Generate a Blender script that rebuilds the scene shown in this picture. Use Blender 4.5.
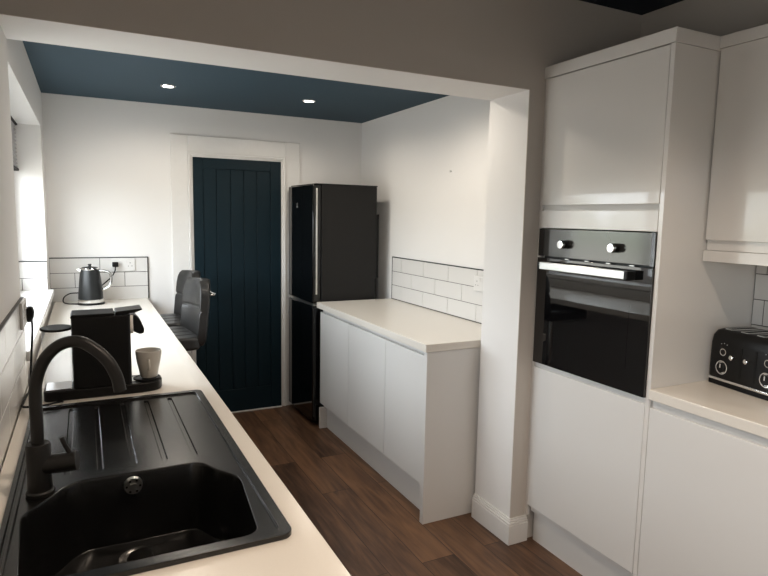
import bpy, bmesh, math, random
from mathutils import Vector, Matrix
random.seed(4)
for o in list(bpy.data.objects): bpy.data.objects.remove(o)
S = bpy.context.scene; COL = S.collection
R = math.radians; PI = math.pi

# ------------------------------------------------------------------ camera
FPX, YAW, PITCH, ROLL, CZ = 594.29, .4665, .119, .0186, 1.4931
cd = bpy.data.cameras.new('camera'); cam = bpy.data.objects.new('camera', cd); COL.objects.link(cam)
cd.sensor_width = 36; cd.lens = FPX * 36 / 768; cd.clip_start = .02; cd.clip_end = 100
fwd = Vector((math.sin(YAW)*math.cos(PITCH), math.cos(YAW)*math.cos(PITCH), -math.sin(PITCH)))
rt = Vector((math.cos(YAW), -math.sin(YAW), 0)); up = rt.cross(fwd)
r2 = rt*math.cos(ROLL) + up*math.sin(ROLL); u2 = -rt*math.sin(ROLL) + up*math.cos(ROLL)
m3 = Matrix((r2, u2, -fwd)).transposed()
cam.matrix_world = Matrix.Translation((0, 0, CZ)) @ m3.to_4x4()
S.camera = cam

# ------------------------------------------------------------------ world, lights, exposure
S.view_settings.view_transform = 'Standard'; S.view_settings.look = 'None'
S.view_settings.gamma = 1; S.view_settings.use_curve_mapping = False
S.view_settings.exposure = 0.22
SKY = 11
W = bpy.data.worlds.new('overcast_sky'); S.world = W; W.use_nodes = True
nt = W.node_tree; nt.nodes.clear()
def nn(nt, t, **k):
    n = nt.nodes.new(t)
    for a, b in k.items(): setattr(n, a, b)
    return n
wo = nn(nt, 'ShaderNodeOutputWorld'); bg = nn(nt, 'ShaderNodeBackground'); tc = nn(nt, 'ShaderNodeTexCoord')
sx = nn(nt, 'ShaderNodeSeparateXYZ'); cr = nn(nt, 'ShaderNodeValToRGB'); ns = nn(nt, 'ShaderNodeTexNoise'); ad = nn(nt, 'ShaderNodeMath', operation='MULTIPLY_ADD')
ns.inputs['Scale'].default_value = 9; ns.inputs['Detail'].default_value = 5
nt.links.new(tc.outputs['Generated'], sx.inputs[0]); nt.links.new(tc.outputs['Generated'], ns.inputs[0])
nt.links.new(ns.outputs[0], ad.inputs[0]); ad.inputs[1].default_value = -.35; nt.links.new(sx.outputs[2], ad.inputs[2])
ad2 = nn(nt, 'ShaderNodeMath', operation='ADD'); ad2.inputs[1].default_value = .62
nt.links.new(ad.outputs[0], ad2.inputs[0]); nt.links.new(ad2.outputs[0], cr.inputs[0])
e = cr.color_ramp.elements
e[0].position = .40; e[0].color = (.32, .31, .29, 1)
e[1].position = .52; e[1].color = (.90, .95, 1, 1)
x = e.new(.46); x.color = (.22, .24, .19, 1)
nt.links.new(cr.outputs[0], bg.inputs[0]); bg.inputs[1].default_value = SKY; nt.links.new(bg.outputs[0], wo.inputs[0])

def area(name, loc, rot, sx_, sy_, power=0, col=(1, 1, 1), portal=False):
    l = bpy.data.lights.new(name, 'AREA'); l.shape = 'RECTANGLE'; l.size = sx_; l.size_y = sy_
    l.energy = power; l.color = col
    if portal: l.cycles.is_portal = True
    o = bpy.data.objects.new(name, l); COL.objects.link(o); o.location = loc; o.rotation_euler = rot
    return o
area('window_daylight_portal', (-.47, 3.25, 1.5), (0, R(-90), 0), 1.0, 1.85, portal=True)
area('near_window_daylight_portal', (-.47, -.75, 1.5), (0, R(-90), 0), 1.0, 1.3, portal=True)
def spot(name, loc, power, col, size=150):
    l = bpy.data.lights.new(name, 'SPOT'); l.energy = power; l.color = col; l.spot_size = R(size); l.spot_blend = .6; l.shadow_soft_size = .03
    o = bpy.data.objects.new(name, l); COL.objects.link(o); o.location = loc
    return o
FAR_SPOTS = [(.466, 3.778), (1.328, 3.767), (.466, 2.72), (1.328, 2.72)]
NEAR_SPOTS = [(.5, .75), (1.15, .75), (.5, -.6), (1.15, -.6)]
for p in FAR_SPOTS: spot('downlight_beam', (p[0], p[1], 2.21), 10 if p[1] > 3 else (8 if p[0] < 1 else 20), (1, .89, .76), 168)
for p in NEAR_SPOTS: spot('downlight_beam', (p[0], p[1], 2.42), 29, (1, .81, .64), 120)

# ------------------------------------------------------------------ materials
def mat(name, col, rough=.5, metal=0, spec=.5, coat=0, coatr=.05, bump=None, var=None, emit=None):
    m = bpy.data.materials.new(name); m.use_nodes = True; nt = m.node_tree
    b = nt.nodes['Principled BSDF']
    b.inputs['Base Color'].default_value = (*col, 1); b.inputs['Roughness'].default_value = rough
    b.inputs['Metallic'].default_value = metal; b.inputs['Specular IOR Level'].default_value = spec
    b.inputs['Coat Weight'].default_value = coat; b.inputs['Coat Roughness'].default_value = coatr
    t = nn(nt, 'ShaderNodeTexCoord')
    v = var or (30, .03)                                # scale, strength of a slight procedural mottling
    n = nn(nt, 'ShaderNodeTexNoise'); n.inputs['Scale'].default_value = v[0]; n.inputs['Detail'].default_value = 4
    nt.links.new(t.outputs['Object'], n.inputs[0])
    mr = nn(nt, 'ShaderNodeMapRange'); mr.inputs[3].default_value = 1-v[1]; mr.inputs[4].default_value = 1+v[1]
    nt.links.new(n.outputs[0], mr.inputs[0])
    mx = nn(nt, 'ShaderNodeVectorMath', operation='SCALE'); mx.inputs[0].default_value = col
    nt.links.new(mr.outputs[0], mx.inputs['Scale']); nt.links.new(mx.outputs[0], b.inputs['Base Color'])
    if bump:
        n2 = nn(nt, 'ShaderNodeTexNoise'); n2.inputs['Scale'].default_value = bump[0]; n2.inputs['Detail'].default_value = 3
        nt.links.new(t.outputs['Object'], n2.inputs[0])
        bp = nn(nt, 'ShaderNodeBump'); bp.inputs['Strength'].default_value = bump[1]; bp.inputs['Distance'].default_value = .002
        nt.links.new(n2.outputs[0], bp.inputs['Height']); nt.links.new(bp.outputs[0], b.inputs['Normal'])
    if emit:
        b.inputs['Emission Color'].default_value = (*emit[0], 1); b.inputs['Emission Strength'].default_value = emit[1]
    return m
M = {}
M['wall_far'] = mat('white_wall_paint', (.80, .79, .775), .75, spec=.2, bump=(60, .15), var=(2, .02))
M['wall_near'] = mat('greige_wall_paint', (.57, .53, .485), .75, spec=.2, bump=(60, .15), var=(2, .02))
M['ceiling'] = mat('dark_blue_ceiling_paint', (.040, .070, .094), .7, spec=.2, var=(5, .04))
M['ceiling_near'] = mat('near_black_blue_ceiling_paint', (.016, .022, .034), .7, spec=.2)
M['trim'] = mat('white_gloss_trim_paint', (.76, .75, .73), .35)
M['door'] = mat('dark_teal_door_paint', (.005, .016, .023), .5, spec=.2, var=(8, .08))
M['cab'] = mat('white_gloss_cabinet', (.74, .72, .69), .22, coat=.6, coatr=.04, var=(3, .01))
M['cabm'] = mat('white_satin_cabinet', (.71, .70, .68), .38, coat=.15, coatr=.15, var=(3, .01))
M['carc'] = mat('white_panel_board', (.70, .68, .65), .45)
M['rail'] = mat('white_handle_rail', (.62, .61, .59), .35)
M['top'] = mat('cream_white_worktop', (.75, .71, .645), .22, spec=.5, var=(220, .02))
M['tile'] = mat('white_glazed_tile', (.70, .69, .67), .22, coat=.15, bump=(6, .08), var=(4, .02))
M['grout'] = mat('dark_grey_grout', (.075, .07, .068), .9)
M['blacktrim'] = mat('black_metal_edge_trim', (.02, .02, .02), .4)
M['sink'] = mat('black_composite_sink', (.004, .004, .004), .24, spec=.5, coat=.1, coatr=.15, bump=(900, .05), var=(900, .3))
M['tap'] = mat('matt_black_tap', (.008, .0075, .007), .42, spec=.35, bump=(800, .08))
M['chrome'] = mat('polished_chrome', (.75, .75, .74), .12, metal=1)
M['steel'] = mat('brushed_steel', (.62, .62, .60), .3, metal=1)
M['bglass'] = mat('black_oven_glass', (.002, .002, .0025), .03, spec=.95)
M['panelglass'] = mat('mirrored_grey_oven_panel', (.10, .10, .097), .10, metal=.7)
M['black'] = mat('black_plastic', (.005, .005, .005), .4, spec=.25)
M['blackm'] = mat('matt_black_plastic', (.007, .007, .007), .6, spec=.2)
M['fridge_side'] = mat('black_painted_steel', (.013, .0125, .012), .55, spec=.25, bump=(300, .1))
M['fridge_door'] = mat('gloss_black_fridge_door', (.002, .002, .0025), .06, spec=.5)
M['print'] = mat('pale_grey_print', (.5, .5, .5), .5)
M['kettle'] = mat('slate_grey_kettle_paint', (.012, .0135, .014), .38, spec=.4, coat=.12)
M['cup'] = mat('stone_glazed_ceramic', (.52, .49, .44), .35, coat=.3)
M['leather'] = mat('grey_faux_leather', (.022, .0215, .021), .34, bump=(180, .35), var=(20, .15))
M['plate'] = mat('white_socket_plastic', (.72, .71, .69), .3)
M['blind'] = mat('grey_blind_fabric', (.42, .42, .42), .8)
M['upvc'] = mat('white_window_frame', (.78, .78, .78), .3)
M['lamp'] = mat('lit_downlight_lens', (.9, .9, .88), .4, emit=((1, .95, .88), 9))
M['brass'] = mat('nickel_hardware', (.55, .54, .52), .25, metal=1)
def glassy(name, col, refl=.04):
    m = bpy.data.materials.new(name); m.use_nodes = True; nt = m.node_tree; nt.nodes.clear()
    o = nn(nt, 'ShaderNodeOutputMaterial'); mx = nn(nt, 'ShaderNodeMixShader'); t = nn(nt, 'ShaderNodeBsdfTransparent'); g = nn(nt, 'ShaderNodeBsdfGlossy'); f = nn(nt, 'ShaderNodeLayerWeight'); f.inputs[0].default_value = .5; pw = nn(nt, 'ShaderNodeMath', operation='POWER'); pw.inputs[1].default_value = 5; fm = nn(nt, 'ShaderNodeMath', operation='MULTIPLY_ADD'); fm.inputs[1].default_value = .9; fm.inputs[2].default_value = refl; nt.links.new(f.outputs[1], pw.inputs[0]); nt.links.new(pw.outputs[0], fm.inputs[0])
    t.inputs[0].default_value = (*col, 1); g.inputs['Roughness'].default_value = .02; 
    nt.links.new(fm.outputs[0], mx.inputs[0]); nt.links.new(t.outputs[0], mx.inputs[1]); nt.links.new(g.outputs[0], mx.inputs[2]); nt.links.new(mx.outputs[0], o.inputs[0])
    return m
M['pane'] = glassy('window_glass', (.96, .97, .97))
M['tank'] = glassy('clear_smoked_plastic', (.94, .95, .97))
def floor_mat():
    m = bpy.data.materials.new('dark_walnut_plank_floor'); m.use_nodes = True; nt = m.node_tree; b = nt.nodes['Principled BSDF']
    t = nn(nt, 'ShaderNodeTexCoord'); mp = nn(nt, 'ShaderNodeMapping'); mp.inputs['Rotation'].default_value = (0, 0, R(90)); mp.inputs['Location'].default_value = (.37, .06, 0)
    br = nn(nt, 'ShaderNodeTexBrick'); br.offset = .37; br.offset_frequency = 2
    br.inputs['Scale'].default_value = 1; br.inputs['Brick Width'].default_value = 1.25; br.inputs['Row Height'].default_value = .165
    br.inputs['Mortar Size'].default_value = .0018; br.inputs['Mortar Smooth'].default_value = .3; br.inputs['Bias'].default_value = 0
    br.inputs['Color1'].default_value = (0, 0, 0, 1); br.inputs['Color2'].default_value = (1, 1, 1, 1); br.inputs['Mortar'].default_value = (.5, .5, .5, 1)
    nt.links.new(t.outputs['Object'], mp.inputs[0]); nt.links.new(mp.outputs[0], br.inputs[0])
    mp2 = nn(nt, 'ShaderNodeMapping'); mp2.inputs['Scale'].default_value = (1, .09, 1); nt.links.new(t.outputs['Object'], mp2.inputs[0])
    off = nn(nt, 'ShaderNodeVectorMath', operation='MULTIPLY_ADD'); off.inputs[1].default_value = (3, 5, 7); nt.links.new(br.outputs[0], off.inputs[0]); nt.links.new(mp2.outputs[0], off.inputs[2])
    n = nn(nt, 'ShaderNodeTexNoise'); n.inputs['Scale'].default_value = 38; n.inputs['Detail'].default_value = 8; n.inputs['Distortion'].default_value = .6
    nt.links.new(off.outputs[0], n.inputs[0])
    n3 = nn(nt, 'ShaderNodeTexNoise'); n3.inputs['Scale'].default_value = 7; n3.inputs['Detail'].default_value = 3; nt.links.new(off.outputs[0], n3.inputs[0])
    r = nn(nt, 'ShaderNodeValToRGB'); ee = r.color_ramp.elements
    ee[0].position = .33; ee[0].color = (.032, .016, .009, 1); ee[1].position = .70; ee[1].color = (.20, .105, .055, 1)
    q = ee.new(.5); q.color = (.095, .050, .029, 1)
    a1 = nn(nt, 'ShaderNodeMath', operation='MULTIPLY_ADD'); a1.inputs[1].default_value = .20; nt.links.new(br.outputs[0], a1.inputs[0])
    a0 = nn(nt, 'ShaderNodeMath', operation='MULTIPLY_ADD'); a0.inputs[1].default_value = .55; a0.inputs[2].default_value = -.07; nt.links.new(n.outputs[0], a0.inputs[0])
    a2 = nn(nt, 'ShaderNodeMath', operation='MULTIPLY_ADD'); a2.inputs[1].default_value = .45; nt.links.new(n3.outputs[0], a2.inputs[0]); nt.links.new(a0.outputs[0], a2.inputs[2])
    nt.links.new(a2.outputs[0], a1.inputs[2])
    sb = nn(nt, 'ShaderNodeMath', operation='ADD'); sb.inputs[1].default_value = -.0; nt.links.new(a1.outputs[0], sb.inputs[0]); nt.links.new(sb.outputs[0], r.inputs[0])
    mm = nn(nt, 'ShaderNodeMixRGB'); mm.inputs[2].default_value = (.012, .007, .005, 1); nt.links.new(br.outputs['Fac'], mm.inputs[0]); nt.links.new(r.outputs[0], mm.inputs[1])
    nt.links.new(mm.outputs[0], b.inputs['Base Color']); b.inputs['Roughness'].default_value = .42; b.inputs['Specular IOR Level'].default_value = .4
    bu = nn(nt, 'ShaderNodeBump'); bu.inputs['Strength'].default_value = .25; bu.inputs['Distance'].default_value = .002; nt.links.new(n.outputs[0], bu.inputs['Height']); nt.links.new(bu.outputs[0], b.inputs['Normal'])
    return m
M['floor'] = floor_mat()

# ------------------------------------------------------------------ mesh helpers
class B:
    """collects shapes (world coordinates) into one mesh"""
    def __init__(s): s.bm = bmesh.new()
    def box(s, x0, x1, y0, y1, z0, z1):
        v = [s.bm.verts.new((x, y, z)) for x in (x0, x1) for y in (y0, y1) for z in (z0, z1)]
        for f in ((0, 1, 3, 2), (4, 6, 7, 5), (0, 4, 5, 1), (2, 3, 7, 6), (0, 2, 6, 4), (1, 5, 7, 3)): s.bm.faces.new([v[i] for i in f])
        return s
    def rings(s, rs, cap=True, closed=True):
        vs = [[s.bm.verts.new(p) for p in r] for r in rs]; n = len(rs[0])
        for a, b in zip(vs, vs[1:]):
            for i in range(n if closed else n-1): s.bm.faces.new((a[i], a[(i+1) % n], b[(i+1) % n], b[i]))
        if cap: s.bm.faces.new(vs[0][::-1]); s.bm.faces.new(vs[-1])
        return s
    def prism(s, poly, z0, z1, top=None):
        return s.rings([[(x, y, z0) for x, y in poly], [(x, y, z1) for x, y in (top or poly)]])
    def xprism(s, poly, x0, x1): return s.rings([[(x0, y, z) for y, z in poly], [(x1, y, z) for y, z in poly]])
    def yprism(s, poly, y0, y1): return s.rings([[(x, y0, z) for x, z in poly], [(x, y1, z) for x, z in poly]])
    def cyl(s, a, b, r, r1=None, n=24):
        a, b = Vector(a), Vector(b); d = (b-a).normalized(); r1 = r if r1 is None else r1
        u = d.orthogonal().normalized(); w = d.cross(u)
        return s.rings([[a+(u*math.cos(t)+w*math.sin(t))*r for t in [2*PI*i/n for i in range(n)]], [b+(u*math.cos(t)+w*math.sin(t))*r1 for t in [2*PI*i/n for i in range(n)]]])
    def lathe(s, prof, c, n=32, cap=True, sy=1):
        return s.rings([[(c[0]+r*math.cos(2*PI*i/n), c[1]+sy*r*math.sin(2*PI*i/n), c[2]+z) for i in range(n)] for r, z in prof], cap)
    def xlathe(s, prof, c, n=28):
        return s.rings([[(c[0]+x, c[1]+r*math.cos(2*PI*i/n), c[2]+r*math.sin(2*PI*i/n)) for i in range(n)] for r, x in prof])
    def tube(s, pts, r, n=12, sub=6):
        P = [Vector(p) for p in pts]
        if sub:
            Q = []
            for i in range(len(P)-1):
                p0 = P[max(i-1, 0)]; p1 = P[i]; p2 = P[i+1]; p3 = P[min(i+2, len(P)-1)]
                for k in range(sub):
                    t = k/sub
                    Q.append(.5*((2*p1)+(-p0+p2)*t+(2*p0-5*p1+4*p2-p3)*t*t+(-p0+3*p1-3*p2+p3)*t**3))
            P = Q+[P[-1]]
        rs = []; u = None
        for i, p in enumerate(P):
            d = (P[min(i+1, len(P)-1)]-P[max(i-1, 0)]).normalized()
            if u is None: u = d.orthogonal().normalized()
            u = (u-d*u.dot(d)).normalized(); w = d.cross(u)
            rr = r[i*(len(r)-1)//(len(P)-1)] if isinstance(r, list) else r
            rs.append([p+(u*math.cos(2*PI*k/n)+w*math.sin(2*PI*k/n))*rr for k in range(n)])
        return s.rings(rs)
    def build(s, name, m, parent=None, bevel=0, seg=2, smooth=True, kind=None, rot=None, ang=40):
        bmesh.ops.recalc_face_normals(s.bm, faces=s.bm.faces)
        off = Vector((0, 0, 0)); p = parent
        while p is not None: off += p.location; p = p.parent
        bmesh.ops.translate(s.bm, verts=s.bm.verts, vec=-off)
        me = bpy.data.meshes.new(name); s.bm.to_mesh(me); s.bm.free()
        me.materials.append(M[m])
        o = bpy.data.objects.new(name, me); COL.objects.link(o)
        if parent: o.parent = parent
        if bevel:
            q = o.modifiers.new('bevel', 'BEVEL'); q.width = bevel; q.segments = seg; q.limit_method = 'ANGLE'; q.angle_limit = R(35); q.harden_normals = False
        if smooth:
            me.polygons.foreach_set('use_smooth', [True]*len(me.polygons))
            me.set_sharp_from_angle(angle=R(ang))
        if kind: o['kind'] = kind
        return o
def struct(b, name, m, parent=None, **k): return b.build(name, m, parent, kind=None if parent else 'structure', **k)
def thing(name, label, cat, loc=(0, 0, 0), group=None):
    o = bpy.data.objects.new(name, None); COL.objects.link(o); o.location = loc; o.empty_display_size = .05
    return tag(o, label, cat, group)
def tag(o, label, cat, group=None):
    o['label'] = label; o['category'] = cat
    if group: o['group'] = group
    return o
def rrect(x0, x1, y0, y1, r, n=6):
    pts = []
    for cx, cy, a in ((x1-r, y1-r, 0), (x0+r, y1-r, 90), (x0+r, y0+r, 180), (x1-r, y0+r, 270)):
        for i in range(n+1):
            t = R(a+90*i/n); pts.append((cx+r*math.cos(t), cy+r*math.sin(t)))
    return pts
def roundpoly(pts, r, n=5):
    out = []; k = len(pts)
    for i in range(k):
        p = Vector(pts[i]); a = (Vector(pts[i-1])-p); b = (Vector(pts[(i+1) % k])-p)
        rr = min(r, a.length*.45, b.length*.45); s = p+a.normalized()*rr; e = p+b.normalized()*rr
        for j in range(n+1):
            t = j/n; out.append(tuple(s*(1-t)**2+p*2*t*(1-t)+e*t*t))
    return out
def boolean(o, cutter, op='DIFFERENCE'):
    q = o.modifiers.new('b', 'BOOLEAN'); q.object = cutter; q.operation = op; q.solver = 'EXACT'
    dg = bpy.context.evaluated_depsgraph_get(); dg.update()
    me = bpy.data.meshes.new_from_object(o.evaluated_get(dg)); o.modifiers.remove(q)
    old = o.data; o.data = me; bpy.data.meshes.remove(old)
    cm = cutter.data; bpy.data.objects.remove(cutter); bpy.data.meshes.remove(cm)

# ------------------------------------------------------------------ key dimensions
XL, XLF, XR, XRR = -.2025, -.2136, 2.0, 2.344      # left wall near / far, right wall far / near
Y0, Y1, YB, YREAR = 2.053, 2.33, 4.417, -2.2       # opening front / back, far wall, wall behind the camera
XP, ZB, ZC, ZC2 = 1.7078, 2.04, 2.229, 2.443       # opening's right side, its soffit, far and near ceiling
WT = .90                                           # worktop height
XE = .3746                                         # left worktop's edge
YV, ZH, ZS = 4.16, 1.996, 1.0                      # window far reveal, head, sill

# ------------------------------------------------------------------ room
struct(B().box(-.5, 2.6, -2.5, YB+.2, -.1, 0), 'floor', 'floor', smooth=False)
struct(B().box(-.46, 2.1, Y1, YB+.15, ZC, ZC+.1), 'ceiling', 'ceiling', smooth=False)
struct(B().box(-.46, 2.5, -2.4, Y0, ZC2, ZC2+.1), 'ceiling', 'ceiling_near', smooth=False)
struct(B().box(-.46, 2.1, YB, YB+.15, 0, ZC), 'wall_back', 'wall_far', smooth=False)
b = B()
b.box(-.46, XLF, Y1, YB, 0, ZS-.03).box(-.46, XLF, Y1, YB, ZH, ZC).box(-.46, XLF, YV, YB, ZS-.03, ZH)
struct(b, 'wall_left', 'wall_far', smooth=False)
# greige near wall with a white end face inside the opening
N0, N1 = -1.4, -.1                                 # window in the near left wall, behind the camera's side
b = B().box(-.46, XL, N1, Y0, 0, ZC2).box(-.46, XL, -2.4, N0, 0, ZC2).box(-.46, XL, N0, N1, 0, ZS).box(-.46, XL, N0, N1, ZH, ZC2); struct(b, 'wall_left', 'wall_far', smooth=False)
# the opening: white-painted soffit and reveal, greige face toward the near room
b = B().box(-.46, XP, Y0+.004, Y1, ZB, ZC2+.1).box(XP, XRR+.1, Y0+.004, Y1, 0, ZC2+.1).box(-.46, XL, Y0, Y1, 0, ZB)
struct(b, 'wall_opening', 'wall_far', smooth=False)
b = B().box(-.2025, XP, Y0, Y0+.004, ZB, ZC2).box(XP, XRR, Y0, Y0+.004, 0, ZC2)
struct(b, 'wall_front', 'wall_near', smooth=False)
struct(B().box(XR, XR+.1, Y1, YB, 0, ZC), 'wall_right', 'wall_far', smooth=False)
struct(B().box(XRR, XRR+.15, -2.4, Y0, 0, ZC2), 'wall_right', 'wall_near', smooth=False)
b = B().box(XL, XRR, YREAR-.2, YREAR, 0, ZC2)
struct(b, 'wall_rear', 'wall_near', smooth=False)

# baseboard around the pier (moulded top)
def lprof(d, z0, z1):
    return B().prism([(XP-d, Y1), (XP-d, Y0-d), (1.80, Y0-d), (1.80, Y0), (XP, Y0), (XP, Y1)], z0, z1)
b = lprof(.018, 0, .092)
for d, z0, z1 in ((.015, .092, .100), (.0165, .100, .104), (.011, .104, .114), (.007, .114, .122)):
    b.prism([(XP-d, Y1), (XP-d, Y0-d), (1.80, Y0-d), (1.80, Y0), (XP, Y0), (XP, Y1)], z0, z1)
struct(b, 'baseboard_right', 'trim', bevel=.001)

# far window in the left wall: sill, frame, pane
w = bpy.data.objects.new('window_1', None); COL.objects.link(w); w['kind'] = 'structure'; w.location = (-.4, 3.25, ZS)
def bb(*a): return B().box(*a)
b = B()
XW0, XW1 = -.425, -.365
b.box(XW0, XW1, Y1, YV, ZS+.012, ZS+.07).box(XW0, XW1, Y1, YV, ZH-.055, ZH).box(XW0, XW1, Y1, Y1+.055, ZS+.07, ZH-.055).box(XW0, XW1, YV-.055, YV, ZS+.07, ZH-.055).box(XW0, XW1, 3.21, 3.28, ZS+.07, ZH-.055)
b.build('window_frame', 'upvc', w, bevel=.003)
bb(-.398, -.392, Y1+.055, 3.21, ZS+.07, ZH-.055).build('pane', 'pane', w)
bb(-.398, -.392, 3.28, YV-.055, ZS+.07, ZH-.055).build('pane', 'pane', w)
bb(-.43, -.183, Y1+.002, YV+.0, ZS-.022, ZS+.012).build('window_sill', 'trim', w, bevel=.003)
# the near window, beside and behind the camera
w = bpy.data.objects.new('window_2', None); COL.objects.link(w); w['kind'] = 'structure'; w.location = (-.4, -.75, ZS)
b = B().box(XW0, XW1, N0, N1, ZS, ZS+.07).box(XW0, XW1, N0, N1, ZH-.055, ZH)
for y0, y1 in ((N0, N0+.055), (-.785, -.715), (N1-.055, N1)): b.box(XW0, XW1, y0, y1, ZS+.07, ZH-.055)
b.build('window_frame', 'upvc', w, bevel=.003)
bb(-.398, -.392, N0+.055, -.785, ZS+.07, ZH-.055).build('pane', 'pane', w); bb(-.398, -.392, -.715, N1-.055, ZS+.07, ZH-.055).build('pane', 'pane', w)

# tiled splashbacks: real tiles with gaps over grout, black metal edge
TW, TH, G = .303, .1, .0032
def tiles(name, plane, pos, side, a0, a1, z0, z1, joint, edge_ends, first=None, TH=.1):
    """plane 'x' or 'y' at pos, sticking out toward side (+1/-1), running a0..a1"""
    def bx(b, u0, u1, d0, d1, w0, w1):
        p, q = sorted((pos+side*d0, pos+side*d1))
        if plane == 'x': b.box(p, q, u0, u1, w0, w1)
        else: b.box(u0, u1, p, q, w0, w1)
    g = B(); bx(g, a0, a1, 0, .0062, z0, z1); root = struct(g, name, 'grout', smooth=False)
    b = B(); top = z1; r = 0; step = first or TH
    while top > z0+.005:
        bot = max(top-step, z0); step = TH; j = joint+(TW/2 if r % 2 else 0)
        j -= math.ceil((j-a0)/TW)*TW
        while j < a1:
            u0, u1 = max(j, a0)+G/2, min(j+TW, a1)-G/2
            if u1-u0 > .006: bx(b, u0, u1, .0055, .0085, bot+(G/2 if bot > z0 else 0), top-G/2)
            j += TW
        top = bot; r += 1
    b.build('glazed_tiles', 'tile', root, bevel=.0007, seg=1, smooth=False)
    e_ = B(); bx(e_, a0, a1, 0, .0095, z1, z1+.005)
    for u in edge_ends: bx(e_, u-.0025, u+.0025, 0, .0095, z0, z1+.005)
    e_.build('edge_trim', 'blacktrim', root)
    return root
tiles('trim_1', 'y', YB, -1, XLF, .381, WT, 1.185, .082, (.3835,), TH=.098)
tiles('trim_2', 'x', XR, -1, 2.34, 3.826, WT, 1.204, 3.383, (3.8285,))
tiles('trim_3', 'x', XL, 1, -.09, Y1-.002, WT, 1.197, 2.09, ())
tiles('trim_4', 'y', YV, -1, -.365, XLF+.0, ZS+.012, 1.185, -.5, ())
tiles('trim_5', 'x', XRR, -1, -1.0, 1.415, WT, 1.354, 1.372, (), first=.054)

# door with architrave in the far wall
DX0, DX1, DZ = .695, 1.333, 1.887
d = bpy.data.objects.new('door_1', None); COL.objects.link(d); d['kind'] = 'structure'; d.location = (1.014, YB, 0)
b = B().box(DX0, DX1, YB-.004, YB-.0, .006, DZ)
b.box(DX0, .762, YB-.016, YB-.004, .006, DZ).box(1.252, DX1, YB-.016, YB-.004, .006, DZ).box(.762, 1.252, YB-.016, YB-.004, 1.812, DZ).box(.762, 1.252, YB-.016, YB-.004, .006, .178)
js = [.762, .856, .957, 1.052, 1.149, 1.252]
for a, c in zip(js, js[1:]): b.box(a+.0025, c-.0025, YB-.011, YB-.004, .178, 1.812)
b.build('door_leaf', 'door', d, bevel=.002)
b = B()
for d0, d1, t in ((0, .010, .012), (.010, .020, .019), (.020, .034, .026), (.034, .148, .015)):      # stepped architrave, inside out
    b.box(DX0-d1, DX0-d0, YB-t, YB, 0, DZ+d1).box(DX1+d0, DX1+d1, YB-t, YB, 0, DZ+d1).box(DX0-d0, DX1+d0, YB-t, YB, DZ+d0, DZ+d1)
b.build('architrave', 'trim', d, bevel=.0025)
bb(DX0, DX1, YB-.03, YB, 0, .006).build('threshold', 'trim', d)
b = B().cyl((.755, YB-.016, .91), (.755, YB-.024, .91), .026).cyl((.755, YB-.02, .91), (.755, YB-.062, .91), .009).tube([(.755, YB-.06, .91), (.79, YB-.062, .911), (.822, YB-.06, .909)], .009)
b.build('door_handle', 'brass', d)

# downlights
def downlight(x, y, z, label):
    t = thing('ceiling_downlight', label, 'ceiling light', (x, y, z), 'recessed downlights')
    B().rings([[(x+r*math.cos(2*PI*i/32), y+r*math.sin(2*PI*i/32), z+h) for i in range(32)] for r, h in ((.030, -.0005), (.033, -.005), (.042, -.004), (.044, -.0003))], cap=False).build('trim_ring', 'chrome', t)
    B().lathe([(.031, -.0035), (.0312, -.0004)], (x, y, z)).build('lamp_lens', 'lamp', t)
downlight(*FAR_SPOTS[0], ZC, 'lit round recessed downlight in the blue ceiling above the bar stools')
downlight(*FAR_SPOTS[1], ZC, 'lit round recessed downlight in the blue ceiling near the fridge')
downlight(*FAR_SPOTS[2], ZC, 'recessed downlight in the blue ceiling hidden behind the beam, window side')
downlight(*FAR_SPOTS[3], ZC, 'recessed downlight in the blue ceiling hidden behind the beam, above the low cabinet')
for (x, y), l in zip(NEAR_SPOTS, ('above the sink', 'in front of the oven', 'behind the sink end', 'behind the toaster end')): downlight(x, y, ZC2, 'recessed downlight in the near kitchen ceiling '+l)

# ------------------------------------------------------------------ left run: cabinets, worktop, sink, tap
def flat_door(y0, y1, z0, z1, xf, mt, t, side=-1, th=.018, name='door'):
    a, c = sorted((xf, xf-side*th)); return B().box(a, c, y0, y1, z0, z1).build(name, mt, t, bevel=.0012)
t = thing('base_cabinet', 'white base cabinet run standing under the sink and coffee machine', 'cabinet', (.1, .9, 0))
b = B().box(XL+.01, .325, -.4, -.382, .1, .86).box(XL+.01, .325, 2.382, 2.40, .1, .86).box(XL+.01, .325, .98, .998, .1, .86).box(XL+.01, .325, -.382, 2.382, .1, .118).box(XL+.01, XL+.016, -.382, 2.382, .118, .86)
b.build('carcass', 'carc', t)
for y0, y1 in ((-.395, .29), (.295, .98), (.985, 1.68), (1.685, 2.395)): flat_door(y0+.002, y1-.002, .15, .825, .327, 'cabm', t, side=-1, th=.018)
bb(.27, .285, -.4, 2.4, 0, .148).build('plinth', 'carc', t)

SX0, SX1, SY0, SY1 = -.160, .327, .998, 1.998
wtop = B().box(XL+.0105, XE, -.4, YB-.0, .862, WT).build('worktop', 'top')
for c in (B().box(SX0+.014, SX1-.014, SY0+.014, SY1-.014, .8, 1.0), B().box(-.5, XL+.0110, -1, Y1+.004, .8, 1.0).box(-.5, XLF+.0002, Y1, YB+1, .8, 1)): boolean(wtop, c.build('c', 'top'))
q = wtop.modifiers.new('bevel', 'BEVEL'); q.width = .003; q.segments = 3; q.limit_method = 'ANGLE'
tag(wtop, 'long cream white worktop holding the sink, running to the far wall', 'worktop')

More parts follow.
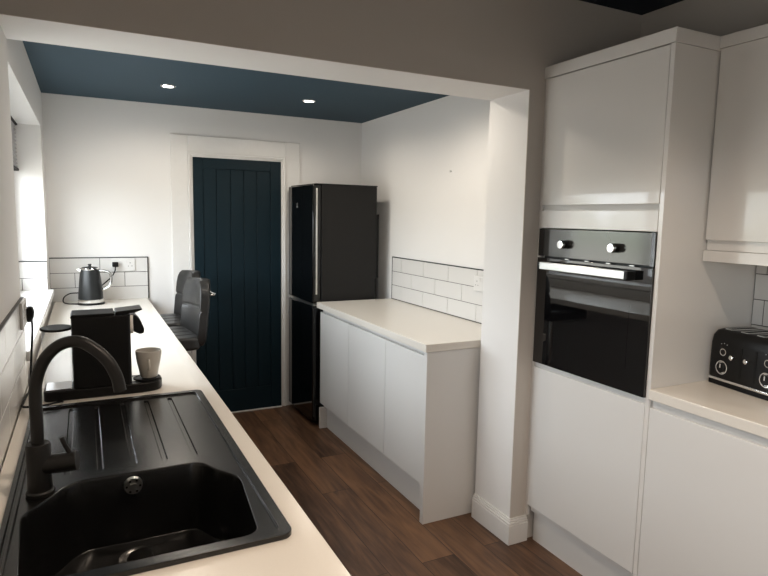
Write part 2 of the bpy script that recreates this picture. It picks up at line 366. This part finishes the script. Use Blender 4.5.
sink = thing('kitchen_sink', 'black composite single bowl sink with ribbed drainer set in the worktop', 'sink', (.09, 1.5, .9))
bowl = [(-.118, 1.032), (.272, 1.030), (.296, 1.290), (.257, 1.345), (.228, 1.412), (.10, 1.410), (-.03, 1.414), (-.062, 1.392), (-.104, 1.325), (-.134, 1.285)]
bo = B().prism(roundpoly(rrect(SX0, SX1, SY0, SY1, .022), .001, 1), .9003, .911).build('bowl_and_drainer', 'sink')
cx, cy = .09, 1.24
def sc(pl, k, dx=0): return [(cx+(x-cx)*k, cy+(y-cy)*k) for x, y in pl]
rb = roundpoly(bowl, .03)
boolean(bo, B().prism(sc(rb, .93), .726, .9005, sc(rb, 1.03)).build('c', 'sink'), 'UNION')
boolean(bo, B().rings([[(x, y, .737) for x, y in sc(rb, .80)], [(x, y, .747) for x, y in sc(rb, .90)], [(x, y, .899) for x, y in sc(rb, .975)], [(x, y, .915) for x, y in sc(rb, 1.005)]]).build('c', 'sink'))
# drainer: sunken field with raised ribs left standing, plus shallow tap deck line
rec = rrect(-.139, .306, 1.018, 1.977, .016)
boolean(bo, B().prism(rec, .9055, .92).build('c', 'sink'))
for gx in (-.055, .012, .084, .152, .222):
    boolean(bo, B().prism(rrect(gx-.006, gx+.006, 1.452, 1.955, .0058), .9015, .92).build('c', 'sink'))
boolean(bo, B().prism(rrect(-.150, -.144, 1.06, 1.97, .0028), .9065, .92).build('c', 'sink'))

bo.parent = sink; bo.data.transform(Matrix.Translation(-sink.location))
q = bo.modifiers.new('bevel', 'BEVEL'); q.width = .0032; q.segments = 3; q.limit_method = 'ANGLE'; q.angle_limit = R(40)
bo.data.polygons.foreach_set('use_smooth', [True]*len(bo.data.polygons)); bo.data.set_sharp_from_angle(angle=R(30))
B().rings([[(.083+r*math.cos(2*PI*i/36), 1.335+r*math.sin(2*PI*i/36), z) for i in range(36)] for r, z in ((.045, .7375), (.043, .7415), (.034, .7405), (.030, .7385))]).build('drain_ring', 'chrome', sink)
b = B().lathe([(.006, .7386), (.027, .7386), (.024, .745), (.006, .747)], (.083, 1.335, 0)); b.build('strainer', 'black', sink)
ox, oy, oz = .077, 1.393, .880
b = B()
for r0, r1, dy in ((.020, .0185, .006), (.009, .008, .0075)):
    b.cyl((ox, oy+.006, oz), (ox, oy-dy+.002, oz), r0, r1)
b.build('overflow', 'steel', sink)
b = B()
for k in range(6):
    a = k*PI/3; b.cyl((ox+.014*math.cos(a), oy-.002, oz+.014*math.sin(a)), (ox+.014*math.cos(a), oy-.0045, oz+.014*math.sin(a)), .0026, n=10)
b.build('overflow_holes', 'black', sink)

TX, TY = -.103, 1.372
tap = thing('mixer_tap', 'matt black swan neck mixer tap rising beside the sink bowl', 'tap', (TX, TY, .9065))
B().lathe([(.027, .9065), (.027, .914), (.0235, .917), (.0232, 1.012), (.0215, 1.016)], (TX, TY, 0)).build('body', 'tap', tap, bevel=.001)
ux, uy = .93, -.36                                       # spout points over the bowl
prof = [(0, 1.01), (0, 1.06), (0, 1.11), (.004, 1.15), (.022, 1.193), (.052, 1.222), (.088, 1.230), (.120, 1.214), (.146, 1.188), (.162, 1.156), (.168, 1.126)]
B().tube([(TX+ux*a, TY+uy*a, z) for a, z in prof], .0122, n=20, sub=5).build('spout', 'tap', tap)
b = B().cyl((TX+.01, TY-.004, .968), (TX+.072, TY-.018, .974), .0195, .0205)
b.build('control_barrel', 'tap', tap, bevel=.0015)
B().tube([(TX+.060, TY-.016, .988), (TX+.050, TY-.014, 1.008), (TX+.044, TY-.012, 1.026)], .0048, sub=3).build('lever', 'tap', tap)

# ------------------------------------------------------------------ coffee machine, cup, kettle, sockets
cm = thing('coffee_machine', 'black pod coffee machine with clear water tank beside the sink drainer', 'coffee machine', (.03, 2.13, WT))
CY0, CY1 = 2.065, 2.185
b = B().prism(roundpoly([(-.134, CY0), (.16, CY0), (.205, CY0+.012), (.222, CY0+.06), (.205, CY1-.012), (.16, CY1), (-.134, CY1)], .02), WT+.001, WT+.032)
b.build('base', 'black', cm, bevel=.003)
B().prism(rrect(-.05, .122, CY0+.004, CY1-.004, .012), WT+.032, 1.162).build('body', 'black', cm, bevel=.003)
b = B().yprism([(-.052, 1.160), (.075, 1.163), (.075, 1.171), (-.048, 1.170)], CY0+.004, CY1-.004)
b.build('lid', 'blackm', cm, bevel=.002)
B().yprism([(.079, 1.163), (.135, 1.166), (.160, 1.176), (.158, 1.180), (.079, 1.173)], CY0+.014, CY1-.014).build('lever', 'black', cm, bevel=.002)
B().yprism([(.120, 1.098), (.131, 1.098), (.131, 1.160), (.120, 1.160)], CY0+.02, CY1-.02).build('collar', 'chrome', cm, bevel=.001)
b = B().yprism(roundpoly([(.130, 1.103), (.150, 1.092), (.163, 1.094), (.166, 1.108), (.155, 1.138), (.140, 1.156), (.130, 1.158)], .008), CY0+.028, CY1-.028)
b.build('coffee_spout', 'black', cm, bevel=.003)
b = B().rings([[(.172+r*math.cos(2*PI*i/28), (CY0+CY1)/2+r*math.sin(2*PI*i/28), z) for i in range(28)] for r, z in ((.043, WT+.031), (.043, WT+.037), (.038, WT+.038), (.038, WT+.036))])
b.build('cup_support', 'black', cm)
b = B()
for k in range(5): b.box(.124+k*.006, .127+k*.006, CY0+.03, CY1-.03, WT+.032, WT+.035)
b.build('drip_grid', 'chrome', cm)
EL = lambda k: [(-.092+.043*k*math.cos(2*PI*i/40), 2.125+.052*k*math.sin(2*PI*i/40)) for i in range(40)]
B().rings([[(x, y, z) for x, y in EL(k)] for k, z in ((.93, WT+.036), (.98, 1.118))], cap=False).build('water_tank', 'tank', cm)
B().prism(EL(1.08), 1.119, 1.1265).build('tank_lid', 'blackm', cm, bevel=.003)
b = B().box(-.128, -.054, CY0+.012, CY1-.012, WT+.032, WT+.036).build('tank_seat', 'chrome', cm, bevel=.001)
b = B().tube([(-.172, 2.30, 1.135), (-.170, 2.29, 1.10), (-.172, 2.27, 1.05), (-.176, 2.24, .98), (-.178, 2.18, .92), (-.185, 2.16, .906), (-.188, 2.08, .905), (-.188, 2.03, .909), (-.172, 1.98, .9185), (-.125, 1.980, .9185), (-.085, 2.003, .9175), (-.082, 2.045, .906), (-.09, 2.07, .912)], .0034, n=8)
b.build('power_cord', 'blackm', cm)
b = B().rings([[(-.1845+dx*a, 2.30+dy*b_, z) for dx, dy in ((0, -.5), (1, -.35), (1, .35), (0, .5))] for a, b_, z in ((.012, .012, 1.118), (.020, .034, 1.135), (.022, .040, 1.152), (.018, .036, 1.172))]).build('plug', 'black', cm, bevel=.005)
# second cord loop end lies on the drainer side
cup = thing('coffee_cup', 'stone coloured ceramic cup standing under the coffee machine spout', 'cup', (.180, 2.125, WT+.038))
cc = (.178, 2.125, WT+.0382)
B().rings([[(cc[0]+r*math.cos(2*PI*i/36), cc[1]+r*math.sin(2*PI*i/36), cc[2]+z) for i in range(36)] for r, z in ((.026, .0), (.028, .003), (.032, .026), (.038, .054), (.0415, .080), (.0415, .092), (.0395, .092), (.038, .078), (.035, .054), (.028, .026), (.020, .006))]).build('cup_body', 'cup', cup)
B().tube([(cc[0]-.004, cc[1]-.038, cc[2]+.066), (cc[0]-.004, cc[1]-.055, cc[2]+.066), (cc[0]-.004, cc[1]-.058, cc[2]+.045), (cc[0]-.004, cc[1]-.035, cc[2]+.034)], .004, n=10).build('cup_handle', 'cup', cup)

K = (.020, 4.24)
kt = thing('electric_kettle', 'dark slate grey jug kettle with chrome base by the far tiles', 'kettle', (K[0], K[1], WT))
B().lathe([(.080, WT+.001), (.080, WT+.010), (.076, WT+.013)], (*K, 0)).build('power_base', 'black', kt)
B().lathe([(.0755, WT+.014), (.077, WT+.018), (.0765, WT+.034), (.074, WT+.036)], (*K, 0)).build('base_ring', 'chrome', kt)
B().lathe([(.074, WT+.036), (.0715, WT+.08), (.065, WT+.15), (.057, WT+.215), (.0555, WT+.224)], (*K, 0), n=40).build('jug', 'kettle', kt)
B().lathe([(.0565, WT+.223), (.057, WT+.228), (.052, WT+.235)], (*K, 0)).build('rim', 'chrome', kt)
B().lathe([(.050, WT+.234), (.045, WT+.239), (.014, WT+.243), (.010, WT+.246), (.008, WT+.252), (.012, WT+.255), (.010, WT+.259)], (*K, 0)).build('lid', 'kettle', kt)
b = B().rings([[(K[0]-.050, K[1]-.018, WT+.205), (K[0]-.050, K[1]+.018, WT+.205), (K[0]-.050, K[1]+.018, WT+.229), (K[0]-.050, K[1]-.018, WT+.229)], [(K[0]-.076, K[1]-.006, WT+.222), (K[0]-.076, K[1]+.006, WT+.222), (K[0]-.076, K[1]+.006, WT+.231), (K[0]-.076, K[1]-.006, WT+.231)]])
b.build('spout', 'chrome', kt, bevel=.002)
B().tube([(K[0]+.052, K[1]-.006, WT+.214), (K[0]+.085, K[1]-.012, WT+.214), (K[0]+.116, K[1]-.018, WT+.200), (K[0]+.122, K[1]-.018, WT+.16), (K[0]+.110, K[1]-.016, WT+.115), (K[0]+.068, K[1]-.006, WT+.09)], .0085, n=14).build('handle', 'chrome', kt)
B().tube([(.175, 4.375, 1.125), (.172, 4.368, 1.10), (.15, 4.375, 1.06), (.11, 4.385, 1.02), (.05, 4.39, .975), (-.04, 4.39, .958), (-.10, 4.385, .955), (-.136, 4.36, .935), (-.14, 4.32, .91), (-.115, 4.27, .904), (-.06, 4.24, .904)], .0038, n=8).build('power_cord', 'blackm', kt)
bb(.157, .194, 4.366, 4.400, 1.125, 1.158).build('plug', 'black', kt, bevel=.006)

def socket(plane, pos, side, u, z, label, mirror=1):
    loc = (pos, u, z) if plane == 'x' else (u, pos, z)
    t = thing('wall_socket', label, 'socket', loc)
    def bx(b, u0, u1, d0, d1, w0, w1):
        p, q = sorted((pos+side*d0, pos+side*d1))
        if plane == 'x': b.box(p, q, u+u0, u+u1, z+w0, z+w1)
        else: b.box(u+u0, u+u1, p, q, z+w0, z+w1)
    b = B(); bx(b, -.073, .073, 0, .009, -.043, .043); b.build('face_plate', 'plate', t, bevel=.002)
    for s_ in (-1, 1):
        b = B(); bx(b, s_*.016-.006, s_*.016+.006, .009, .0125, .012, .032); b.build('switch', 'plate', t, bevel=.001)
        b = B()
        for du, dz, w_, h_ in ((0, .012, .0035, .008), (-.011, -.010, .006, .0035), (.011, -.010, .006, .0035)):
            bx(b, s_*.042+du-w_/2, s_*.042+du+w_/2, .0088, .0093, dz-h_/2, dz+h_/2)
        b.build('socket_holes', 'black', t, smooth=False)
    return t
socket('y', YB-.0085, -1, .227, 1.138, 'white double socket on the far tiles with a plug in it')
socket('x', XR-.0085, -1, 2.722, 1.128, 'white double socket half hidden behind the pier')
socket('x', XL+.0085, 1, 2.245, 1.158, 'white double socket on the left tiles with a black plug in it')

# blind in the window recess: folded fabric stack
bl = thing('window_blind', 'pale grey folded blind hanging at the top of the left window', 'blind', (-.345, 3.25, ZH))
b = B(); zz = [1.985-k*.0215 for k in range(12)]
poly = [(-.352, 1.99)]
for k, z in enumerate(zz): poly += [(-.352+.014, z-.004), (-.352+.004, z-.0125)]
poly += [(-.352+.006, 1.735), (-.358, 1.735), (-.358, 1.99)]
b.yprism(poly, Y1+.02, YV-.012); b.build('folded_fabric', 'blind', bl, smooth=False)
bb(-.362, -.333, Y1+.02, YV-.012, 1.722, 1.736).build('bottom_bar', 'blackm', bl, bevel=.002)
bb(-.362, -.330, Y1+.015, YV-.008, 1.985, 1.995).build('head_rail', 'blackm', bl, bevel=.002)

# ------------------------------------------------------------------ bar stools
SW = .42
def stool():
    t = thing('bar_stool', 'grey quilted faux leather bar stool tucked under the worktop, the nearer one', 'bar stool', (0, 0, 0), 'bar stools at the worktop')
    # local: seat centre at origin, back on +x
    b = B(); n = 9
    hw = SW/2
    def slab(x0, x1, z0, z1):
        return
    b.prism(roundpoly([(-.20, -hw+.01), (.17, -hw+.01), (.17, hw-.01), (-.20, hw-.01)], .06), .752, .825)
    s_ = b.build('seat', 'leather', t, bevel=.018, seg=4)
    b = B()
    for y in (-.10, 0, .10): b.box(-.19, .15, y-.0018, y+.0018, .8245, .8265)
    b.build('seat_stitching', 'blackm', s_)
    # back: curved, leaning, padded in two panels
    rows = [(.715, .165, .175), (.745, .172, .188), (.80, .178, .192), (.90, .186, .192), (.925, .190, .191), (.937, .201, .190), (.949, .192, .191), (1.02, .197, .186), (1.07, .202, .172), (1.10, .207, .148), (1.122, .212, .100)]
    rs = []
    rows = [(.77+(z-.715)*.865, x, w_) for z, x, w_ in rows]
    for z, x, w_ in rows:
        ring = []; m_ = 10; pinch = 0
        for i in range(m_+1):
            y = -w_+2*w_*i/m_; c_ = .030*(1-(y/w_)**2); ring.append((x-.020+c_+pinch-.012*abs(y/w_)**3, y, z))
        for i in range(m_, -1, -1):
            y = -w_+2*w_*i/m_; c_ = .030*(1-(y/w_)**2); ring.append(((.190 if .955 < z < .968 else x)+.026+c_-.008*abs(y/w_)**3, y, z))
        rs.append(ring)
    bk = B().rings(rs).build('backrest', 'leather', t, bevel=.012, seg=3, ang=60)
    b = B().tube([(.268, -.05, 1.04), (.285, -.05, 1.04), (.285, .05, 1.04), (.268, .05, 1.04)], .006, sub=0); b.build('pull_handle', 'chrome', t)
    B().cyl((0, 0, .02), (0, 0, .40), .030).cyl((0, 0, .40), (0, 0, .74), .022).build('gas_column', 'chrome', t)
    B().box(-.10, .10, -.10, .10, (.738), .7515).build('mounting_plate', 'blackm', t, bevel=.003)
    B().lathe([(.20, .0), (.20, .008), (.16, .014), (.05, .030), (.032, .045)], (0, 0, 0), n=40).build('base_disc', 'chrome', t)
    B().tube([(0, -.13, .30), (-.12, -.13, .30), (-.16, -.09, .30), (-.16, .09, .30), (-.12, .13, .30), (0, .13, .30)], .010, sub=4).cyl((0, -.14, .30), (0, .14, .30), .010).build('footrest', 'chrome', t)
    return t
def copy_thing(o, label):
    r = o.copy(); COL.objects.link(r); r['label'] = label
    for ch in list(o.children):
        c = ch.copy(); COL.objects.link(c); c.parent = r
        for g_ in ch.children:
            d_ = g_.copy(); COL.objects.link(d_); d_.parent = c
    return r
st = stool(); st2 = copy_thing(st, 'grey quilted faux leather bar stool tucked under the worktop, the farther one')
st.location = (.362, 3.465, 0); st.rotation_euler = (0, 0, R(6))
st2.location = (.392, 3.95, 0); st2.rotation_euler = (0, 0, R(7))

# ------------------------------------------------------------------ fridge freezer
FX, FY0, FY1, FZ = 1.385, 3.86, 4.36, 1.712
f = thing('fridge_freezer', 'tall black fridge freezer standing beside the door in the corner', 'fridge', (FX, FY0, 0))
bb(FX+.065, 1.875, FY0, FY1, .02, FZ-.006).build('body', 'fridge_side', f, bevel=.004)
bb(FX+.02, 1.88, FY0, FY1, FZ-.006, FZ).build('top_panel', 'blackm', f, bevel=.002)
u = bb(FX, FX+.058, FY0, FY1, .887, FZ-.008).build('fridge_door', 'fridge_door', f, bevel=.006, seg=3)
l = bb(FX, FX+.058, FY0, FY1, .045, .869).build('freezer_door', 'fridge_door', f, bevel=.006, seg=3)
bb(FX+.006, FX+.058, FY0+.003, FY1-.003, .871, .885).build('divider_strip', 'steel', f)
bb(FX+.022, FX+.034, FY0-.0015, FY0+.01, .95, 1.68).build('door_edge_grip', 'steel', u, bevel=.001)
b = B()                                               # small lock-and-ring display mark
yy = 4.17
for dz, w_ in ((.012, .006), (-.012, .016), (-.018, .016)): b.box(FX-.0006, FX+.001, yy-w_, yy+w_, 1.569+dz-.0012, 1.569+dz+.0012)
for s_ in (-1, 1): b.box(FX-.0006, FX+.001, yy+s_*.007-.001, yy+s_*.007+.001, 1.560, 1.578)
b.build('display_mark', 'print', u, smooth=False)
b = B()
for k in range(4): b.tube([(1.878, FY0+.10+k*.1, .3), (1.895, FY0+.10+k*.1, .32), (1.895, FY0+.10+k*.1, 1.45), (1.878, FY0+.10+k*.1, 1.5)], .004, n=8, sub=0)
b.box(1.875, 1.900, FY0+.012, FY0+.05, 1.05, 1.51)
b.build('condenser', 'blackm', f)
f.rotation_euler.z = R(1.6); f.location.x = 1.392
for yk in (FY0+.05, FY1-.05):
    for xk in (FX+.1, 1.83): B().cyl((xk, yk, 0), (xk, yk, .022), .018).build('foot', 'blackm', f)

# ------------------------------------------------------------------ peninsula units against the far right wall
PX, PY0, PY1 = 1.423, 2.361, 3.836
p = thing('low_cabinet', 'white handleless low cabinet with three doors beside the fridge', 'cabinet', (1.7, 3.1, 0))
bb(PX+.046, XR-.003, PY0+.034, PY1-.005, .15, .861).build('carcass', 'carc', p)
bb(PX+.003, XR-.003, PY0+.004, PY0+.034, 0, .861).build('end_panel', 'cabm', p, bevel=.001)
bb(PX+.010, XR-.01, PY1-.022, PY1-.005, 0, .15).build('side_panel', 'carc', p, bevel=.001)
for y0, y1 in ((2.3975, 2.818), (2.818, 3.325), (3.325, 3.822)):
    B().xprism([(y0+.002, .187), (y1-.002, .187), (y1-.002, .834), (y0+.002, .834)], PX+.012, PX+.030).build('door', 'cabm', p, bevel=.002)
bb(PX+.036, PX+.046, PY0+.034, PY1-.005, .80, .861).build('handle_rail', 'rail', p)
bb(PX+.065, PX+.080, PY0+.034, PY1-.022, 0, .15).build('plinth', 'cabm', p)
tag(bb(PX-.008, XR-.0, PY0-.004, PY1+.006, .8615, WT).build('worktop', 'top', bevel=.002), 'cream white worktop on the low three door cabinet', 'worktop')

# ------------------------------------------------------------------ tall oven housing
TXF, TY0, TY1, TZ = 1.787, 1.417, 2.053, 2.14
t = thing('tall_cabinet', 'tall white gloss oven cabinet built against the pier', 'cabinet', (2.05, 1.73, 0))
bb(TXF+.001, XRR-.003, TY0, TY0+.018, 0, 2.091).build('side_panel', 'cab', t, bevel=.0008)
bb(TXF+.022, XRR-.003, TY1-.036, TY1-.020, .15, 2.091).build('side_panel', 'carc', t)
bb(XRR-.02, XRR-.004, TY0+.018, TY1-.036, .15, 2.091).build('back_panel', 'carc', t)
for z in (.15, .842, 1.470, 2.073): bb(TXF+.022, XRR-.02, TY0+.018, TY1-.036, z, z+.016).build('shelf', 'carc', t)
bb(TXF+.006, TXF+.02, TY1-.018, TY1-.0005, .128, 2.091).build('filler_strip', 'carc', t)
DY0, DY1 = TY0+.0195, TY1-.0195
bb(TXF, TXF+.019, DY0, DY1, 1.556, 2.088).build('door', 'cab', t, bevel=.0015)
bb(TXF+.014, TXF+.022, DY0, DY1, 1.533, 1.556).build('handle_rail', 'rail', t)
bb(TXF, TXF+.019, DY0, DY1, 1.459, 1.533).build('filler_panel', 'cab', t, bevel=.001)
bb(TXF, TXF+.019, DY0, DY1, .182, .838).build('door', 'cabm', t, bevel=.0015)
bb(TXF+.010, TXF+.022, DY0, DY1, .838, .859).build('handle_rail', 'rail', t)
bb(TXF+.045, TXF+.06, TY0+.018, TY1-.02, 0, .15).build('plinth', 'cabm', t)
b = B().box(TXF-.004, XRR-.003, TY0-.004, TY1-.0005, 2.092, TZ)
b.build('cornice', 'cab', t, bevel=.0015)

o = thing('built_in_oven', 'black glass built-in oven with steel bar handle in the tall cabinet', 'oven', (2.0, 1.735, .862))
OZ0, OZ1 = .862, 1.457
bb(TXF+.012, TXF+.45, DY0+.016, DY1-.022, OZ0+.002, OZ1-.003).build('body', 'black', o)
bb(TXF-.004, TXF+.011, DY0+.0005, DY1-.0005, 1.338, OZ1-.002).build('control_panel', 'panelglass', o, bevel=.001)
bb(TXF-.005, TXF+.0115, DY1-.032, DY1, 1.3375, OZ1-.0015).build('panel_end_cap', 'bglass', o)
bb(TXF-.005, TXF+.0115, DY0, DY0+.016, 1.3375, OZ1-.0015).build('panel_end_cap', 'bglass', o)
dr = bb(TXF-.008, TXF+.011, DY0, DY1, OZ0, 1.330).build('oven_door', 'bglass', o, bevel=.001)
bb(TXF-.0088, TXF-.0078, DY0+.09, DY1-.08, .95, 1.19).build('inner_window', 'bglass', dr, smooth=False)
for k in range(4): bb(TXF-.006, TXF+.0, 1.52+k*.11, 1.54+k*.11, 1.331, 1.334).build('vent_slot', 'steel', o, smooth=False)
b = B().box(TXF-.050, TXF-.036, DY0+.075, DY1-.058, 1.283, 1.316)
h = b.build('bar_handle', 'steel', dr, bevel=.003)
for y0, y1 in ((DY0+.072, DY0+.088), (DY1-.062, DY1-.048)): bb(TXF-.051, TXF-.007, y0, y1, 1.2815, 1.3145).build('handle_bracket', 'black', dr, bevel=.002)
for yk in (1.872, 1.606):
    kn = B().xlathe([(.0175, 0), (.0175, -.020), (.0165, -.022)], (TXF-.004, yk, 1.393)).build('control_knob', 'black', o)
    B().xlathe([(.0172, -.018), (.0172, -.031), (.0155, -.033), (.004, -.0335)], (TXF-.004, yk, 1.393)).build('knob_cap', 'chrome', kn)

# ------------------------------------------------------------------ right run: base cabinets, worktop, wall cabinets
t = thing('base_cabinet', 'white handleless base cabinet run standing under the toaster', 'cabinet', (2.05, .5, 0))
bb(TXF+.022, XRR-.003, -.4, TY0-.001, .15, .861).build('carcass', 'carc', t)
yy = TY0-.003
while yy > -.39:
    bb(TXF, TXF+.019, max(yy-.597, -.398), yy, .182, .832).build('door', 'cabm', t, bevel=.0015); yy -= .6
bb(TXF+.012, TXF+.022, -.4, TY0-.001, .832, .8605).build('handle_rail', 'rail', t)
bb(TXF+.045, TXF+.06, -.4, TY0-.001, 0, .15).build('plinth', 'cabm', t)
tag(bb(TXF-.008, XRR-.009, -.4, TY0-.0005, .862, WT).build('worktop', 'top', bevel=.003), 'cream white worktop with the toaster on it, right of the oven', 'worktop')

t = thing('wall_cabinet', 'white gloss wall cabinet with handle rail fixed above the toaster', 'cabinet', (2.18, 1.1, 1.355))
XW = 2.0135
y1 = TY0-.0045
bb(XW+.02, XRR-.001, .82, y1, 1.395, 2.09).build('carcass', 'carc', t)
bb(XW, XW+.019, .823, y1-.001, 1.432, 2.098).build('door', 'cab', t, bevel=.0015)
bb(XW+.012, XW+.0195, .82, y1, 1.396, 1.432).build('handle_rail', 'cab', t)
bb(XW-.006, XRR-.001, .82, y1, 1.355, 1.395).build('pelmet', 'cab', t, bevel=.001)
bb(XW-.008, XRR-.001, .82, y1, 2.099, TZ).build('cornice', 'cab', t, bevel=.0015)
t2 = copy_thing(t, 'white gloss wall cabinet fixed to the right wall, nearer one of the two'); t2.location.y -= .594
for c in (t, t2): c['group'] = 'wall cabinets on the right wall'

# toaster
TL = .310
to = thing('toaster', 'black four slice toaster with chrome dials on the right worktop', 'toaster', (2.070, 1.401, WT))
O = Vector(to.location)
def tb(): return B()
# local frame built along -y from the far front corner, depth along +x
def L(b_, name, m_, parent=None, **k):
    bmesh.ops.translate(b_.bm, verts=b_.bm.verts, vec=O); return b_.build(name, m_, parent or to, **k)
L(B().box(.004, .176, -TL+.004, -.004, .001, .018), 'foot_plate', 'blackm', bevel=.003)
L(B().box(.000, .180, -TL, 0, .018, .028), 'base_band', 'chrome', bevel=.003)
body = L(B().rings([[(x_, y_, z_) for x_, y_ in rrect(a, .180-a*1, -TL+a, -a, .018)] for a, z_ in ((0.001, .028), (.0, .06), (.001, .15), (.004, .175), (.012, .192), (.024, .199))]), 'body', 'black', bevel=.001)
b_ = B()
for yc in (-.058, -.123, -.187, -.252): b_.prism(rrect(.025, .155, yc-.014, yc+.014, .006), .1965, .1998)
L(b_, 'bread_slots', 'blackm', smooth=False)
for yc in (-.058, -.123, -.187, -.252):
    L(B().rings([[(x_, y_, z_) for x_, y_ in rrect(.022+a, .158-a, yc-.017+a, yc+.017-a, .007)] for a, z_ in ((0, .1985), (.0005, .2005), (.003, .2005), (.0035, .1985))], cap=False), 'slot_rim', 'steel', smooth=False)
for yc in (-.066, -.244):
    L(B().rings([[(x_, yc+r_*math.cos(2*PI*i/28), .068+r_*math.sin(2*PI*i/28)) for i in range(28)] for r_, x_ in ((.0245, .001), (.0245, -.006), (.021, -.006), (.020, -.002))]), 'dial_ring', 'chrome')
    d_ = L(B().xlathe([(.017, .001), (.017, -.010), (.015, -.012)], (0, yc, .068)), 'browning_dial', 'black')
    L(B().box(-.0135, -.011, yc-.0018, yc+.0018, .068, .082), 'dial_pointer', 'print', parent=None)
    L(B().rings([[(x_, yc+r_*math.cos(2*PI*i/24), .122+r_*math.sin(2*PI*i/24)) for i in range(24)] for r_, x_ in ((.013, .001), (.013, -.004), (.010, -.004), (.0095, -.001))]), 'button_ring', 'chrome')
    L(B().xlathe([(.009, .001), (.009, -.004)], (0, yc, .122)), 'button', 'black')
    b_ = B()
    for k in (-1, 0, 1): b_.box(-.0006, .001, yc+k*.012-.0012, yc+k*.012+.0012, .148+(.003 if k == 0 else 0), .1504+(.003 if k == 0 else 0))
    L(b_, 'icon_marks', 'print', smooth=False)
for yc in (-.138, -.196):
    L(B().box(-.0008, .001, yc-.004, yc+.004, .045, .150), 'lever_track', 'blackm', smooth=False)
for yc in (-.119, -.177):
    L(B().xlathe([(.0055, .001), (.0055, -.016), (.008, -.018), (.008, -.026), (.006, -.028)], (0, yc, .114)), 'lever_knob', 'chrome')
to.rotation_euler = (0, 0, R(-9)); to.scale = (1, 1, 1.05)

# small nail left in the right-hand wall
tag(B().cyl((XR, 3.09, 1.775), (XR-.010, 3.09, 1.775), .0022, n=10).cyl((XR-.010, 3.09, 1.775), (XR-.012, 3.09, 1.775), .006, n=12).build('wall_nail', 'steel'), 'small nail left in the white wall above the low cabinet', 'nail')
